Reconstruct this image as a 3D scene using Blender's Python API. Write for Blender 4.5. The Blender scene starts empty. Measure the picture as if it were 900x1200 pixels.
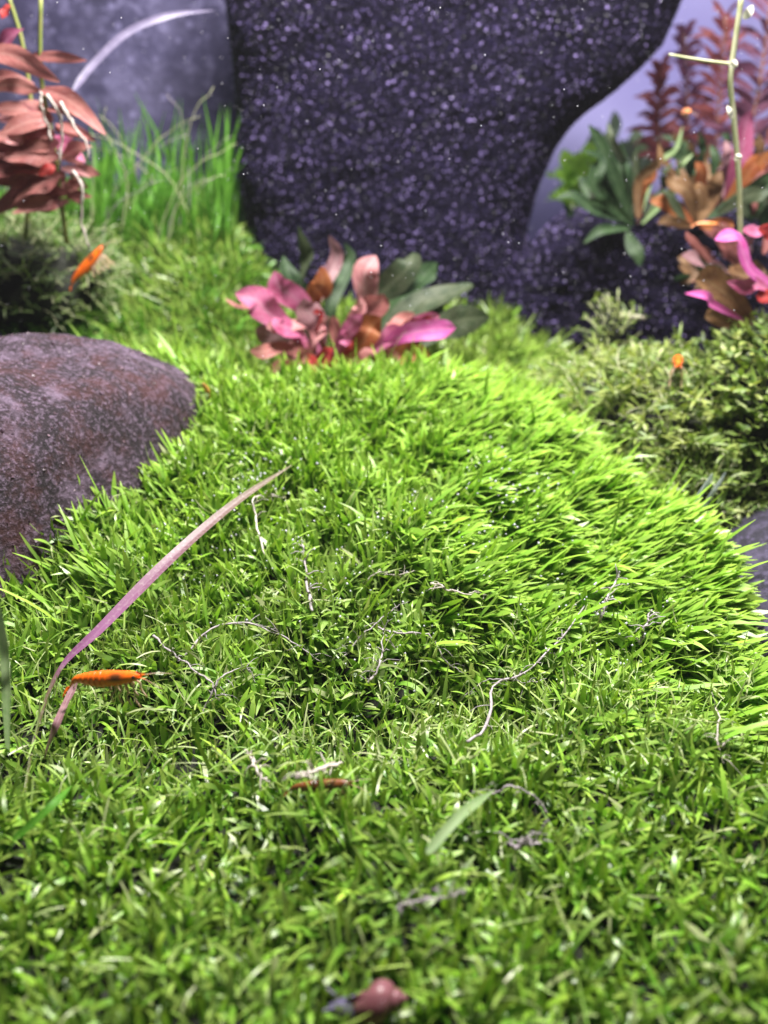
import bpy, math, random
import numpy as np
from mathutils import Vector, Matrix, noise

# ------------------------------------------------------------------ camera, world, lamps, exposure
SC = bpy.context.scene
COL = SC.collection
PITCH = math.radians(27.0)
CAM = Vector((0.0, 0.0, 0.165))
F = 600.0 / math.tan(math.radians(30.0))          # focal length in 1200-px picture units
cam_data = bpy.data.cameras.new('camera')
cam_data.sensor_fit = 'VERTICAL'
cam_data.sensor_height = 24.0
cam_data.lens = 12.0 / math.tan(math.radians(30.0))
cam_data.clip_start = 0.005
cam_data.clip_end = 20.0
cam_data.dof.use_dof = True
cam_data.dof.focus_distance = 0.260
cam_data.dof.aperture_fstop = (cam_data.lens / 1000.0) / 0.0037
cam = bpy.data.objects.new('camera', cam_data)
COL.objects.link(cam)
cam.location = CAM
cam.rotation_euler = (math.pi / 2 - PITCH, 0, 0)
SC.camera = cam

world = bpy.data.worlds.new('World')
SC.world = world
world.use_nodes = True
bg = world.node_tree.nodes['Background']
bg.inputs['Color'].default_value = (0.62, 0.60, 0.80, 1)
bg.inputs['Strength'].default_value = 0.05

def lamp(name, loc, sx, sy, power, color, target):
    d = bpy.data.lights.new(name, 'AREA')
    d.shape = 'RECTANGLE'; d.size = sx; d.size_y = sy; d.energy = power; d.color = color
    o = bpy.data.objects.new(name, d); COL.objects.link(o)
    o.location = loc
    o.rotation_euler = (Vector(target) - Vector(loc)).to_track_quat('-Z', 'Y').to_euler()
    return o
# the tank's LED fixture hangs over the middle and back of the tank
lamp('tank_light', (0.060, 0.352, 0.51), 0.24, 0.07, 11.2, (1.0, 0.97, 0.92), (0.05, 0.34, 0.0))
lamp('tank_light_rear', (0.10, 0.66, 0.56), 0.60, 0.08, 2.3, (0.90, 0.88, 1.0), (0.10, 0.70, 0.0))

SC.view_settings.view_transform = 'Standard'
SC.view_settings.look = 'None'
SC.view_settings.exposure = 0.0
SC.view_settings.gamma = 1.0
SC.cycles.max_bounces = 7
SC.cycles.transparent_max_bounces = 8
SC.cycles.use_denoising = True

random.seed(7)
RNG = np.random.default_rng(11)

# ------------------------------------------------------------------ helpers
cp, sp = math.cos(PITCH), math.sin(PITCH)
def ray(px, py):
    u = (px - 450.0) / F; v = (600.0 - py) / F
    return Vector((u, cp + v * sp, -sp + v * cp))
def at(px, py, Y):
    d = ray(px, py)
    return CAM + d * (Y / d.y)
def project(x, y, z):
    dx, dy, dz = x - CAM.x, y - CAM.y, z - CAM.z
    t = dy * cp - dz * sp
    v = dy * sp + dz * cp
    return 450 + F * dx / t, 600 - F * v / t, t

def sstep(a, b, x):
    t = np.clip((x - a) / (b - a), 0, 1)
    return t * t * (3 - 2 * t)
def bumps(x, y):
    return (0.0030 * np.sin(61 * x + 1.3) * np.sin(53 * y + .4) + 0.0022 * np.sin(118 * x + 90 * y + 2.0)
            + 0.0018 * np.sin(170 * x - 143 * y + .7) + 0.0013 * np.sin(300 * x + 260 * y + 2 * np.sin(120 * x)))
def ground(x, y):
    x = np.asarray(x, float); y = np.asarray(y, float)
    z = bumps(x, y)
    z = z + 0.003 * np.exp(-((y - .135) / .045) ** 2)                       # front lobe
    dip = np.exp(-((y - (.198 + .18 * np.clip(x, -.2, .05))) / .020) ** 2)   # hollow before the mound
    z = z - 0.011 * dip * (1 - .75 * sstep(.02, .09, x))
    m = sstep(.205, .30, y) * (0.020 + .014 * sstep(.28, .37, y))
    m = m * (1 - .55 * sstep(.375, .42, y))
    m = m * (1 - 1.7 * (np.clip(x - .0, 0, .15)) ** 2 / .04)
    z = z + m
    # right edge of the mound falls away to the stone
    edge = sstep(.106, .126, x) * sstep(.190, .212, y)
    z = z - .050 * edge * (1 - sstep(.34, .37, y))
    # left: falls away under the brown rock
    z = z - .020 * (1 - sstep(-.165, -.14, x)) * sstep(.20, .23, y) * (1 - sstep(.37, .41, y))
    z = z - .022 * sstep(.055, .125, x) * sstep(.29, .36, y)
    # back left terrace climbs to the rear glass
    b = sstep(.38, .60, y) * (1 - sstep(-.10, -.04, x))
    z = z + .062 * b
    z = z + .012 * sstep(.42, .55, y) * sstep(-.10, -.04, x)
    return z
def gz(x, y): return float(ground(x, y))
def onground(px, py, lift=0.008):
    d = ray(px, py); t = .08
    while t < .9:
        p = CAM + d * t
        if p.z <= gz(p.x, p.y) + lift: return p
        t += .001
    return CAM + d * .9

def in_boulder(x, y, k=1.0):
    dx, dy = x + .170, y - .288
    a = dx * .732 - dy * .682; b = dx * .682 + dy * .732
    return (a / (.058 * k)) ** 2 + (b / (.112 * k)) ** 2 < 1
def link(o, parent=None):
    COL.objects.link(o)
    if parent is not None: o.parent = parent
    return o
def tag(o, label, cat=None, group=None, kind=None):
    o['label'] = label
    if cat: o['category'] = cat
    if group: o['group'] = group
    if kind: o['kind'] = kind
    return o
def thing(name, loc, label, cat, group=None):
    o = bpy.data.objects.new(name, None)
    o.empty_display_size = .01
    o.location = loc
    link(o)
    return tag(o, label, cat, group)
def new_mesh(name, V, Fc, mat, parent=None, smooth=True, attrs=None, origin=None):
    V = np.asarray(V, float)
    if origin is None:
        origin = np.array(parent.location) if parent is not None and parent.type == 'EMPTY' else np.zeros(3)
    me = bpy.data.meshes.new(name)
    me.from_pydata((V - np.asarray(origin)).tolist(), [], Fc)
    if smooth: me.polygons.foreach_set('use_smooth', [True] * len(me.polygons))
    for k, a in (attrs or {}).items():
        at_ = me.attributes.new(k, 'FLOAT', 'POINT'); at_.data.foreach_set('value', np.asarray(a, np.float32))
    me.materials.append(mat)
    me.update()
    o = bpy.data.objects.new(name, me)
    return link(o, parent)
def big_mesh(name, V, quads, mat, parent=None, attrs=None, smooth=True):
    me = bpy.data.meshes.new(name)
    n, m, k = len(V), len(quads), quads.shape[1]
    me.vertices.add(n); me.vertices.foreach_set('co', np.asarray(V, np.float32).ravel())
    me.loops.add(m * k); me.loops.foreach_set('vertex_index', np.asarray(quads, np.int32).ravel())
    me.polygons.add(m)
    me.polygons.foreach_set('loop_start', np.arange(0, m * k, k, dtype=np.int32))
    me.polygons.foreach_set('use_smooth', np.full(m, smooth))
    for kk, a in (attrs or {}).items():
        at_ = me.attributes.new(kk, 'FLOAT', 'POINT'); at_.data.foreach_set('value', np.asarray(a, np.float32))
    me.update(calc_edges=True); me.validate()
    me.materials.append(mat)
    return link(bpy.data.objects.new(name, me), parent)

# ------------------------------------------------------------------ materials
def nodes(name):
    m = bpy.data.materials.new(name); m.use_nodes = True
    nt = m.node_tree
    b = nt.nodes['Principled BSDF']
    return m, nt, b, nt.nodes['Material Output']
def ramp(nt, stops, interp='LINEAR'):
    r = nt.nodes.new('ShaderNodeValToRGB'); cr = r.color_ramp; cr.interpolation = interp
    while len(cr.elements) < len(stops): cr.elements.new(.5)
    for e, (p, c) in zip(cr.elements, stops):
        e.position = p; e.color = (c[0], c[1], c[2], 1)
    return r
def attr(nt, name):
    a = nt.nodes.new('ShaderNodeAttribute'); a.attribute_name = name; return a.outputs['Fac']
def mixc(nt, fac, a, b, mode='MIX'):
    x = nt.nodes.new('ShaderNodeMix'); x.data_type = 'RGBA'; x.blend_type = mode
    for sock, v in ((x.inputs['Factor'], fac), (x.inputs['A'], a), (x.inputs['B'], b)):
        if isinstance(v, (int, float)): sock.default_value = v
        elif isinstance(v, tuple): sock.default_value = (v[0], v[1], v[2], 1)
        else: nt.links.new(v, sock)
    return x.outputs['Result']
def math_(nt, op, a, b=None):
    x = nt.nodes.new('ShaderNodeMath'); x.operation = op
    for i, v in enumerate((a, b)):
        if v is None: continue
        if isinstance(v, (int, float)): x.inputs[i].default_value = v
        else: nt.links.new(v, x.inputs[i])
    return x.outputs[0]
def noise_tex(nt, scale, detail=3, rough=.55):
    tc = nt.nodes.new('ShaderNodeTexCoord')
    n = nt.nodes.new('ShaderNodeTexNoise'); n.inputs['Scale'].default_value = scale
    n.inputs['Detail'].default_value = detail; n.inputs['Roughness'].default_value = rough
    nt.links.new(tc.outputs['Object'], n.inputs['Vector'])
    return n
def translucent_out(nt, b, out, col, fac, tint=(1, 1, 1)):
    t = nt.nodes.new('ShaderNodeBsdfTranslucent')
    if isinstance(col, tuple): t.inputs['Color'].default_value = (*col, 1)
    else: nt.links.new(mixc(nt, 1.0, col, tint, 'MULTIPLY'), t.inputs['Color'])
    mx = nt.nodes.new('ShaderNodeMixShader'); mx.inputs[0].default_value = fac
    nt.links.new(b.outputs[0], mx.inputs[1]); nt.links.new(t.outputs[0], mx.inputs[2])
    nt.links.new(mx.outputs[0], out.inputs['Surface'])

def grass_material(name, stops, pale, rough=.30, tr=.30):
    m, nt, b, out = nodes(name)
    r = ramp(nt, stops); nt.links.new(attr(nt, 'rnd'), r.inputs[0])
    t = attr(nt, 't')
    c = mixc(nt, math_(nt, 'MULTIPLY', math_(nt, 'POWER', t, 1.8), .46), r.outputs[0], pale)  # whitish highlights on the blades are painted in as paler tips
    c = mixc(nt, attr(nt, 'age'), c, (.42, .45, .24))
    nt.links.new(c, b.inputs['Base Color'])
    b.inputs['Roughness'].default_value = rough
    b.inputs['Specular IOR Level'].default_value = .42
    translucent_out(nt, b, out, c, tr, (1.0, 1.05, .5))
    return m
M = {}
M['carpet'] = grass_material('carpet_blade', [(0, (.026, .100, .006)), (.35, (.075, .235, .011)), (.7, (.162, .410, .019)), (1, (.36, .57, .050))], (.53, .65, .12), .34, .26)
M['back_grass'] = grass_material('rear_blade', [(0, (.03, .14, .010)), (.5, (.075, .28, .016)), (1, (.17, .40, .04))], (.26, .48, .09), .4, .35)
M['bush'] = grass_material('bush_leaf', [(0, (.022, .060, .008)), (.45, (.065, .145, .015)), (.8, (.155, .245, .030)), (1, (.28, .33, .075))], (.32, .39, .10), .45)
M['moss'] = grass_material('moss_leaf', [(0, (.030, .075, .018)), (.5, (.080, .165, .032)), (1, (.24, .34, .10))], (.32, .40, .18), .5)

def soil_material():
    m, nt, b, out = nodes('dark_soil')
    n = noise_tex(nt, 900, 4, .7)
    r = ramp(nt, [(.3, (.005, .006, .004)), (.6, (.014, .016, .009)), (.8, (.035, .034, .026))])
    nt.links.new(n.outputs['Fac'], r.inputs[0]); nt.links.new(r.outputs[0], b.inputs['Base Color'])
    bp = nt.nodes.new('ShaderNodeBump'); bp.inputs['Strength'].default_value = .8; bp.inputs['Distance'].default_value = .001
    nt.links.new(n.outputs['Fac'], bp.inputs['Height']); nt.links.new(bp.outputs[0], b.inputs['Normal'])
    b.inputs['Roughness'].default_value = .9
    return m
M['soil'] = soil_material()

def rock_material(name, dark, mid, light, red, scale, redamt, rough=.75):
    m, nt, b, out = nodes(name)
    n1 = noise_tex(nt, scale, 8, .65); n2 = noise_tex(nt, scale * 8, 5, .7); n3 = noise_tex(nt, scale * .9, 8, .75)
    r = ramp(nt, [(.32, dark), (.52, mid), (.72, light)])
    nt.links.new(n1.outputs['Fac'], r.inputs[0])
    sp_ = ramp(nt, [(.50, (0, 0, 0)), (.62, (1, 1, 1))]); nt.links.new(n2.outputs['Fac'], sp_.inputs[0])
    c = mixc(nt, math_(nt, 'MULTIPLY', sp_.outputs[0], .7), r.outputs[0], light)
    rr = ramp(nt, [(.48, (0, 0, 0)), (.62, (1, 1, 1))]); nt.links.new(n3.outputs['Fac'], rr.inputs[0])
    c = mixc(nt, math_(nt, 'MULTIPLY', rr.outputs[0], redamt), c, red)
    tc = nt.nodes.new('ShaderNodeTexCoord')
    vo = nt.nodes.new('ShaderNodeTexVoronoi'); vo.inputs['Scale'].default_value = scale * 6
    nt.links.new(tc.outputs['Object'], vo.inputs['Vector'])
    vr = ramp(nt, [(.12, (1, 1, 1)), (.22, (0, 0, 0))]); nt.links.new(vo.outputs['Distance'], vr.inputs[0])
    c = mixc(nt, math_(nt, 'MULTIPLY', vr.outputs[0], .45), c, tuple(min(1, k * 1.5) for k in light))
    nt.links.new(c, b.inputs['Base Color'])
    bp = nt.nodes.new('ShaderNodeBump'); bp.inputs['Strength'].default_value = .9; bp.inputs['Distance'].default_value = .0016
    nt.links.new(n2.outputs['Fac'], bp.inputs['Height']); nt.links.new(bp.outputs[0], b.inputs['Normal'])
    b.inputs['Roughness'].default_value = rough
    b.inputs['Specular IOR Level'].default_value = .12 if rough > .78 else .4
    return m
M['rock_brown'] = rock_material('mottled_brown_stone', (.005, .002, .004), (.022, .011, .018), (.165, .115, .175), (.085, .017, .012), 75, .38)
M['rock_grey'] = rock_material('slate_violet_stone', (.005, .004, .009), (.012, .010, .021), (.070, .056, .11), (.06, .05, .08), 45, .3)
M['rock_black'] = rock_material('black_porous_stone', (.002, .0015, .006), (.006, .004, .016), (.012, .008, .030), (.005, .004, .014), 140, .2, .8)
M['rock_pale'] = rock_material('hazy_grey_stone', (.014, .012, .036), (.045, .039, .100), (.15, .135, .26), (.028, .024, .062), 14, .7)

def plain(name, col, rough=.5, col2=None, scale=200, tr=0, spec=.5, coat=0, sss=0):
    m, nt, b, out = nodes(name)
    c = col
    if col2:
        n = noise_tex(nt, scale, 4)
        rr = ramp(nt, [(.35, (0, 0, 0)), (.65, (1, 1, 1))]); nt.links.new(n.outputs['Fac'], rr.inputs[0])
        c = mixc(nt, rr.outputs[0], col, col2)
        nt.links.new(c, b.inputs['Base Color'])
    else: b.inputs['Base Color'].default_value = (*col, 1)
    b.inputs['Roughness'].default_value = rough
    b.inputs['Specular IOR Level'].default_value = spec
    b.inputs['Coat Weight'].default_value = coat
    if tr: translucent_out(nt, b, out, c, tr)
    return m
def leaf_material(name, c1, c2, rib, edge=None, scale=160, rough=.55, tr=.34):
    m, nt, b, out = nodes(name)
    n = noise_tex(nt, scale, 4)
    rr = ramp(nt, [(.35, (0, 0, 0)), (.65, (1, 1, 1))]); nt.links.new(n.outputs['Fac'], rr.inputs[0])
    c = mixc(nt, rr.outputs[0], c1, c2)
    v = math_(nt, 'ABSOLUTE', attr(nt, 'v'))
    rb = ramp(nt, [(.02, (1, 1, 1)), (.16, (0, 0, 0))]); nt.links.new(v, rb.inputs[0])
    c = mixc(nt, math_(nt, 'MULTIPLY', rb.outputs[0], .6), c, rib)
    # side veins
    wv = math_(nt, 'SINE', math_(nt, 'ADD', math_(nt, 'MULTIPLY', attr(nt, 't'), 60.0), math_(nt, 'MULTIPLY', v, -14.0)))
    wv = math_(nt, 'MULTIPLY', math_(nt, 'MAXIMUM', wv, 0.0), .22)
    c = mixc(nt, wv, c, rib)
    if edge:
        eb = ramp(nt, [(.75, (0, 0, 0)), (1.0, (1, 1, 1))]); nt.links.new(v, eb.inputs[0])
        c = mixc(nt, eb.outputs[0], c, edge)
    # pale specks of settled dust
    n2 = noise_tex(nt, 1400, 2); r2 = ramp(nt, [(.66, (0, 0, 0)), (.72, (1, 1, 1))]); nt.links.new(n2.outputs['Fac'], r2.inputs[0])
    c = mixc(nt, math_(nt, 'MULTIPLY', r2.outputs[0], .6), c, (.42, .36, .40))
    nt.links.new(c, b.inputs['Base Color'])
    b.inputs['Roughness'].default_value = rough
    b.inputs['Specular IOR Level'].default_value = .25
    translucent_out(nt, b, out, c, tr)
    return m
M['salmon'] = leaf_material('salmon_leaf', (.30, .090, .090), (.44, .18, .16), (.54, .29, .26), scale=120)
M['dusty'] = leaf_material('dusty_pink_leaf', (.42, .15, .17), (.56, .27, .27), (.66, .40, .40), scale=200)
M['brown_red'] = leaf_material('brown_red_leaf', (.24, .070, .070), (.38, .14, .13), (.46, .22, .2))
M['pink'] = leaf_material('pink_leaf', (.34, .055, .14), (.48, .14, .27), (.52, .24, .34))
M['hot_pink'] = leaf_material('magenta_leaf', (.52, .06, .30), (.62, .15, .44), (.66, .28, .50))
M['red'] = leaf_material('red_leaf', (.32, .018, .022), (.44, .05, .045), (.45, .11, .1))
M['orange_leaf'] = leaf_material('orange_leaf', (.26, .060, .022), (.34, .12, .035), (.4, .20, .09))
M['dark_green'] = leaf_material('dark_green_leaf', (.014, .038, .014), (.040, .078, .028), (.09, .15, .07))
M['grey_green'] = leaf_material('grey_green_leaf', (.030, .052, .022), (.075, .092, .050), (.13, .15, .09))
M['pale_green'] = leaf_material('pale_green_leaf', (.17, .28, .10), (.28, .38, .18), (.38, .46, .27))
M['lime'] = leaf_material('lime_leaf', (.34, .66, .04), (.48, .80, .08), (.5, .8, .2))
M['tuft'] = leaf_material('tuft_blade', (.075, .26, .018), (.15, .38, .035), (.22, .42, .07), tr=.45)
M['bronze'] = leaf_material('bronze_leaf', (.12, .06, .03), (.24, .13, .06), (.3, .2, .1))
M['mauve'] = leaf_material('mauve_leaf', (.22, .10, .12), (.36, .20, .22), (.42, .28, .3))
M['feather'] = leaf_material('feathery_red_leaf', (.26, .05, .06), (.42, .13, .12), (.45, .2, .2))
M['feather_purple'] = leaf_material('feathery_purple_leaf', (.13, .04, .09), (.24, .09, .15), (.3, .14, .2))
M['stem_green'] = plain('green_stem', (.20, .27, .06), .45, (.30, .30, .10))
M['stem_pale'] = plain('pale_olive_stem', (.40, .42, .22), .45, (.52, .52, .34))
M['stem_red'] = plain('brown_red_stem', (.22, .09, .06), .5, (.33, .16, .1))
M['root'] = plain('white_root', (.74, .66, .62), .4, (.56, .48, .44), 500, .2)
M['dead'] = plain('grey_dead_root', (.50, .44, .46), .6, (.32, .27, .30), 700, .15)
M['bud'] = plain('white_bud', (.80, .76, .66), .5, None, 200, .2)
M['clear_leaf'] = plain('bleached_leaf', (.68, .74, .74), .25, (.42, .52, .48), 300, .45)
M['arch'] = plain('bleached_arched_leaf', (.26, .22, .36), .45, (.18, .15, .27), 200, .35)
M['bubble'] = plain('pearl_bubble', (.82, .80, .90), .2, None, 200, .4, .8)
M['dust'] = plain('floating_speck', (.72, .70, .82), .6)

def blade_leaf_material():
    m, nt, b, out = nodes('purple_strap_leaf')
    r = ramp(nt, [(0, (.13, .18, .03)), (.28, (.15, .11, .06)), (.36, (.26, .09, .21)), (.50, (.27, .11, .23)), (.72, (.16, .085, .09)), (1, (.14, .12, .055))])
    nt.links.new(attr(nt, 't'), r.inputs[0])
    v = math_(nt, 'ABSOLUTE', attr(nt, 'v'))
    rb = ramp(nt, [(.0, (1, 1, 1)), (.25, (0, 0, 0))]); nt.links.new(v, rb.inputs[0])
    c = mixc(nt, math_(nt, 'MULTIPLY', rb.outputs[0], .3), r.outputs[0], (.36, .22, .32))
    n2 = noise_tex(nt, 900, 4); r2 = ramp(nt, [(.5, (0, 0, 0)), (.75, (1, 1, 1))]); nt.links.new(n2.outputs['Fac'], r2.inputs[0])
    c = mixc(nt, math_(nt, 'MULTIPLY', r2.outputs[0], .35), c, (.5, .42, .42))
    nt.links.new(c, b.inputs['Base Color']); b.inputs['Roughness'].default_value = .42
    b.inputs['Specular IOR Level'].default_value = .3
    translucent_out(nt, b, out, c, .2)
    return m
M['strap'] = blade_leaf_material()

def shrimp_material(name, c1, c2, spot):
    m, nt, b, out = nodes(name)
    n = noise_tex(nt, 900, 4)
    rr = ramp(nt, [(.35, (0, 0, 0)), (.7, (1, 1, 1))]); nt.links.new(n.outputs['Fac'], rr.inputs[0])
    c = mixc(nt, rr.outputs[0], c1, c2)
    c = mixc(nt, math_(nt, 'MULTIPLY', attr(nt, 'spot'), .95), c, spot)
    c = mixc(nt, math_(nt, 'MULTIPLY', attr(nt, 'seam'), .6), c, tuple(k * .55 for k in c1))
    nt.links.new(c, b.inputs['Base Color'])
    b.inputs['Roughness'].default_value = .3
    b.inputs['Specular IOR Level'].default_value = .6
    return m
M['shrimp'] = shrimp_material('orange_shrimp_shell', (.84, .125, .008), (.90, .19, .012), (.07, .03, .012))
M['shrimp_brown'] = shrimp_material('brown_shrimp_shell', (.13, .040, .012), (.20, .070, .018), (.06, .03, .015))
M['shrimp_peach'] = shrimp_material('peach_shrimp_shell', (.80, .26, .07), (.85, .40, .18), (.6, .2, .05))
M['shrimp_leg'] = plain('pale_shrimp_leg', (.74, .46, .28), .4, (.66, .54, .44), 900, .3)
M['eye'] = plain('black_eye', (.012, .01, .012), .15)

def grain_material(name, stops):
    m, nt, b, out = nodes(name)
    r = ramp(nt, stops)
    nt.links.new(attr(nt, 'rnd'), r.inputs[0]); nt.links.new(r.outputs[0], b.inputs['Base Color'])
    b.inputs['Roughness'].default_value = .4
    b.inputs['Specular IOR Level'].default_value = .3
    return m
M['grain'] = grain_material('violet_grain', [(0, (.003, .002, .008)), (.50, (.006, .004, .020)), (.80, (.024, .016, .072)), (1, (.34, .26, .60))])
M['pebble'] = grain_material('boulder_grain', [(0, (.040, .020, .030)), (.5, (.075, .042, .060)), (.85, (.14, .085, .12)), (1, (.26, .17, .21))])
def wall_material():
    m, nt, b, out = nodes('frosted_lavender_panel')
    n = noise_tex(nt, 9, 3)
    r = ramp(nt, [(.3, (.20, .18, .42)), (.7, (.30, .28, .54))])
    nt.links.new(n.outputs['Fac'], r.inputs[0]); nt.links.new(r.outputs[0], b.inputs['Base Color'])
    b.inputs['Roughness'].default_value = .6
    return m
M['wall'] = wall_material()

# ------------------------------------------------------------------ shape builders
def crv(pts, n):
    """Catmull-Rom through pts, n samples."""
    P = np.array([list(p) for p in pts], float)
    if len(P) == 2:
        t = np.linspace(0, 1, n)[:, None]; return P[0] * (1 - t) + P[1] * t
    Q = np.vstack([2 * P[0] - P[1], P, 2 * P[-1] - P[-2]])
    out = []
    for u in np.linspace(0, len(P) - 1 - 1e-6, n):
        i = int(u); f = u - i
        a, b, c, d = Q[i], Q[i + 1], Q[i + 2], Q[i + 3]
        out.append(.5 * ((2 * b) + (c - a) * f + (2 * a - 5 * b + 4 * c - d) * f * f + (3 * b - a - 3 * c + d) * f ** 3))
    return np.array(out)
def frames(C):
    T = np.gradient(C, axis=0); T /= np.linalg.norm(T, axis=1)[:, None] + 1e-12
    up = np.array([0, 0, 1.]) if abs(T[0][2]) < .9 else np.array([0, 1., 0])
    S = np.zeros_like(T); N = np.zeros_like(T)
    s = np.cross(T[0], up); s /= np.linalg.norm(s)
    for i in range(len(T)):
        s = s - T[i] * s.dot(T[i]); s /= np.linalg.norm(s) + 1e-12
        S[i] = s; N[i] = np.cross(s, T[i])
    return T, S, N
def tube_data(pts, r0, r1, n=16, k=6, wob=0.0, base=0):
    C = crv(pts, n)
    if wob:
        w = np.cumsum(RNG.normal(0, wob, C.shape), axis=0); w -= np.linspace(0, 1, n)[:, None] * w[-1]
        C = C + w
    T, S, N = frames(C)
    R = np.linspace(r0, r1, n) * (1 + (.18 * RNG.normal(size=n) if wob else 0))
    a = np.arange(k) * 2 * math.pi / k
    V = (C[:, None, :] + R[:, None, None] * (np.cos(a)[None, :, None] * S[:, None, :] + np.sin(a)[None, :, None] * N[:, None, :])).reshape(-1, 3)
    Fc = []
    for i in range(n - 1):
        for j in range(k):
            Fc.append((base + i * k + j, base + i * k + (j + 1) % k, base + (i + 1) * k + (j + 1) % k, base + (i + 1) * k + j))
    Fc.append(tuple(base + j for j in range(k))[::-1]); Fc.append(tuple(base + (n - 1) * k + j for j in range(k)))
    return V, Fc
def tube(name, pts, r0, r1, mat, parent=None, n=16, k=6, wob=0.0, origin=None):
    V, Fc = tube_data(pts, r0, r1, n, k, wob)
    t = np.repeat(np.linspace(0, 1, n), k)
    return new_mesh(name, V, Fc, mat, parent, attrs={'t': t, 'v': np.zeros(len(t))}, origin=origin)

def leaf_data(pts, width, hint, prof='oval', fold=.18, ruffle=.12, nu=10, nv=5, twist=0.0):
    C = crv(pts, nu)
    T = np.gradient(C, axis=0); T /= np.linalg.norm(T, axis=1)[:, None] + 1e-12
    hint = np.array(hint, float)
    s = np.linspace(0, 1, nu)
    if prof == 'oval': w = np.sin(math.pi * np.clip(s * .96 + .03, 0, 1) ** .85) ** .75
    elif prof == 'strap': w = np.clip(np.minimum(s * 9 + .35, (1 - s) * 3.2 + .04), 0, 1)
    elif prof == 'spat': w = np.maximum(np.sin(math.pi * np.clip(s * .97 + .02, 0, 1) ** 1.25) ** .8, .10 * (s < .5))
    elif prof == 'lance': w = np.interp(s, [0, .2, .34, .45, .6, .8, .92, 1], [.22, .24, .34, .72, 1, .82, .5, .08])
    else: w = np.clip(np.sin(math.pi * (s * .9 + .07)), 0, 1) ** .6
    v = np.linspace(-1, 1, nv)
    ph = random.uniform(0, 6.3)
    V = []; at_t = []; at_v = []
    for i in range(nu):
        S = np.cross(T[i], hint); S /= np.linalg.norm(S) + 1e-12
        N = np.cross(S, T[i])
        a = twist * s[i]
        S, N = S * math.cos(a) + N * math.sin(a), N * math.cos(a) - S * math.sin(a)
        for vv in v:
            h = w[i] * width * .5
            off = fold * abs(vv) * h + ruffle * h * abs(vv) * math.sin(7.5 * s[i] + ph + 1.7 * vv)
            V.append(C[i] + S * vv * h + N * off); at_t.append(s[i]); at_v.append(vv)
    Fc = [(i * nv + j, i * nv + j + 1, (i + 1) * nv + j + 1, (i + 1) * nv + j) for i in range(nu - 1) for j in range(nv - 1)]
    return np.array(V), Fc, at_t, at_v
def leaf(parent, pts, width, hint, mat, name='leaf', **kw):
    V, Fc, t, v = leaf_data(pts, width, hint, **kw)
    return new_mesh(name, V, Fc, mat, parent, attrs={'t': t, 'v': v}, origin=kw.get('origin'))
TOCAM = Vector((0, -1, .35))
def hint_rand(up=.5, side=.3):
    h = Vector((random.gauss(0, side), -1 + random.gauss(0, side), up + random.gauss(0, side)))
    return h.normalized()

def blades(base, L, W, az, th0, kap, twist, rnd, age, nseg=4, prof=None):
    """vectorised strap blades: returns verts, quads, attributes"""
    n = len(base); ns = nseg + 1
    if prof is None:
        nseg, ns, prof = 5, 6, np.array([.50, .85, 1.0, 1.0, .74, .12])
    P = np.zeros((n, ns, 3)); P[:, 0] = base
    D = np.zeros((n, ns, 3))
    for i in range(ns):
        th = th0 + kap * i / nseg
        a = az + twist * .35 * i / nseg
        D[:, i] = np.stack([np.sin(th) * np.cos(a), np.sin(th) * np.sin(a), np.cos(th)], 1)
        if i: P[:, i] = P[:, i - 1] + D[:, i] * (L / nseg)[:, None]
    S = np.stack([-np.sin(az), np.cos(az), np.zeros(n)], 1)
    V = np.zeros((n, ns, 2, 3))
    for i in range(ns):
        T = D[:, i]
        N = np.cross(S, T)
        a = (twist * (.4 + .6 * i / nseg))[:, None]
        s = S * np.cos(a) + N * np.sin(a)
        V[:, i, 0] = P[:, i] - s * (W * prof[i] * .5)[:, None]
        V[:, i, 1] = P[:, i] + s * (W * prof[i] * .5)[:, None]
    V = V.reshape(-1, 3)
    b = (np.arange(n) * ns * 2)[:, None]
    q = np.array([[2 * i, 2 * i + 1, 2 * i + 3, 2 * i + 2] for i in range(nseg)])
    Q = (b[:, :, None] + q[None]).reshape(-1, 4)
    rep = ns * 2
    A = {'rnd': np.repeat(rnd, rep), 'age': np.repeat(age, rep), 't': np.tile(np.repeat(np.linspace(0, 1, ns), 2), n)}
    return V, Q, A
def join_sets(sets):
    V = []; Q = []; A = {}; b = 0
    for v, q, a in sets:
        V.append(v); Q.append(q + b); b += len(v)
        for k in a: A.setdefault(k, []).append(a[k])
    return np.vstack(V), np.vstack(Q), {k: np.concatenate(a) for k, a in A.items()}

def vnoise(P, s, amp, seed=0, oct=4):
    out = np.zeros(len(P)); a = amp
    for o in range(oct):
        out += a * np.array([noise.noise(Vector(p * s) + Vector((seed, seed * 2.1, 0))) for p in P]); s *= 2.1; a *= .48
    return out
def boulder(name, c, r, mat, seed, rot=0, sub=5, amp=.10, power=2.6, label='', cat='rock', group=None, parent=None, tilt=0.0):
    import bmesh
    bm = bmesh.new(); bmesh.ops.create_icosphere(bm, subdivisions=sub, radius=1)
    P = np.array([v.co[:] for v in bm.verts]); Fc = [tuple(v.index for v in f.verts) for f in bm.faces]; bm.free()
    k = (np.abs(P) ** power).sum(1) ** (-1 / power)
    P = P * k[:, None]
    d = 1 + vnoise(P, 1.1, amp * 2.0, seed, 2) + vnoise(P, 4.0, amp * .35, seed + 5, 5)
    P = P * d[:, None] * np.array(r)
    R = np.array(Matrix.Rotation(rot, 3, 'Z')); P = P @ R.T
    P[:, 2] += tilt * P[:, 0]
    o = new_mesh(name, P, Fc, mat, parent, origin=np.zeros(3))
    o.location = c
    if parent is None: tag(o, label, cat, group)
    return o, P + np.array(c), Fc

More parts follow.
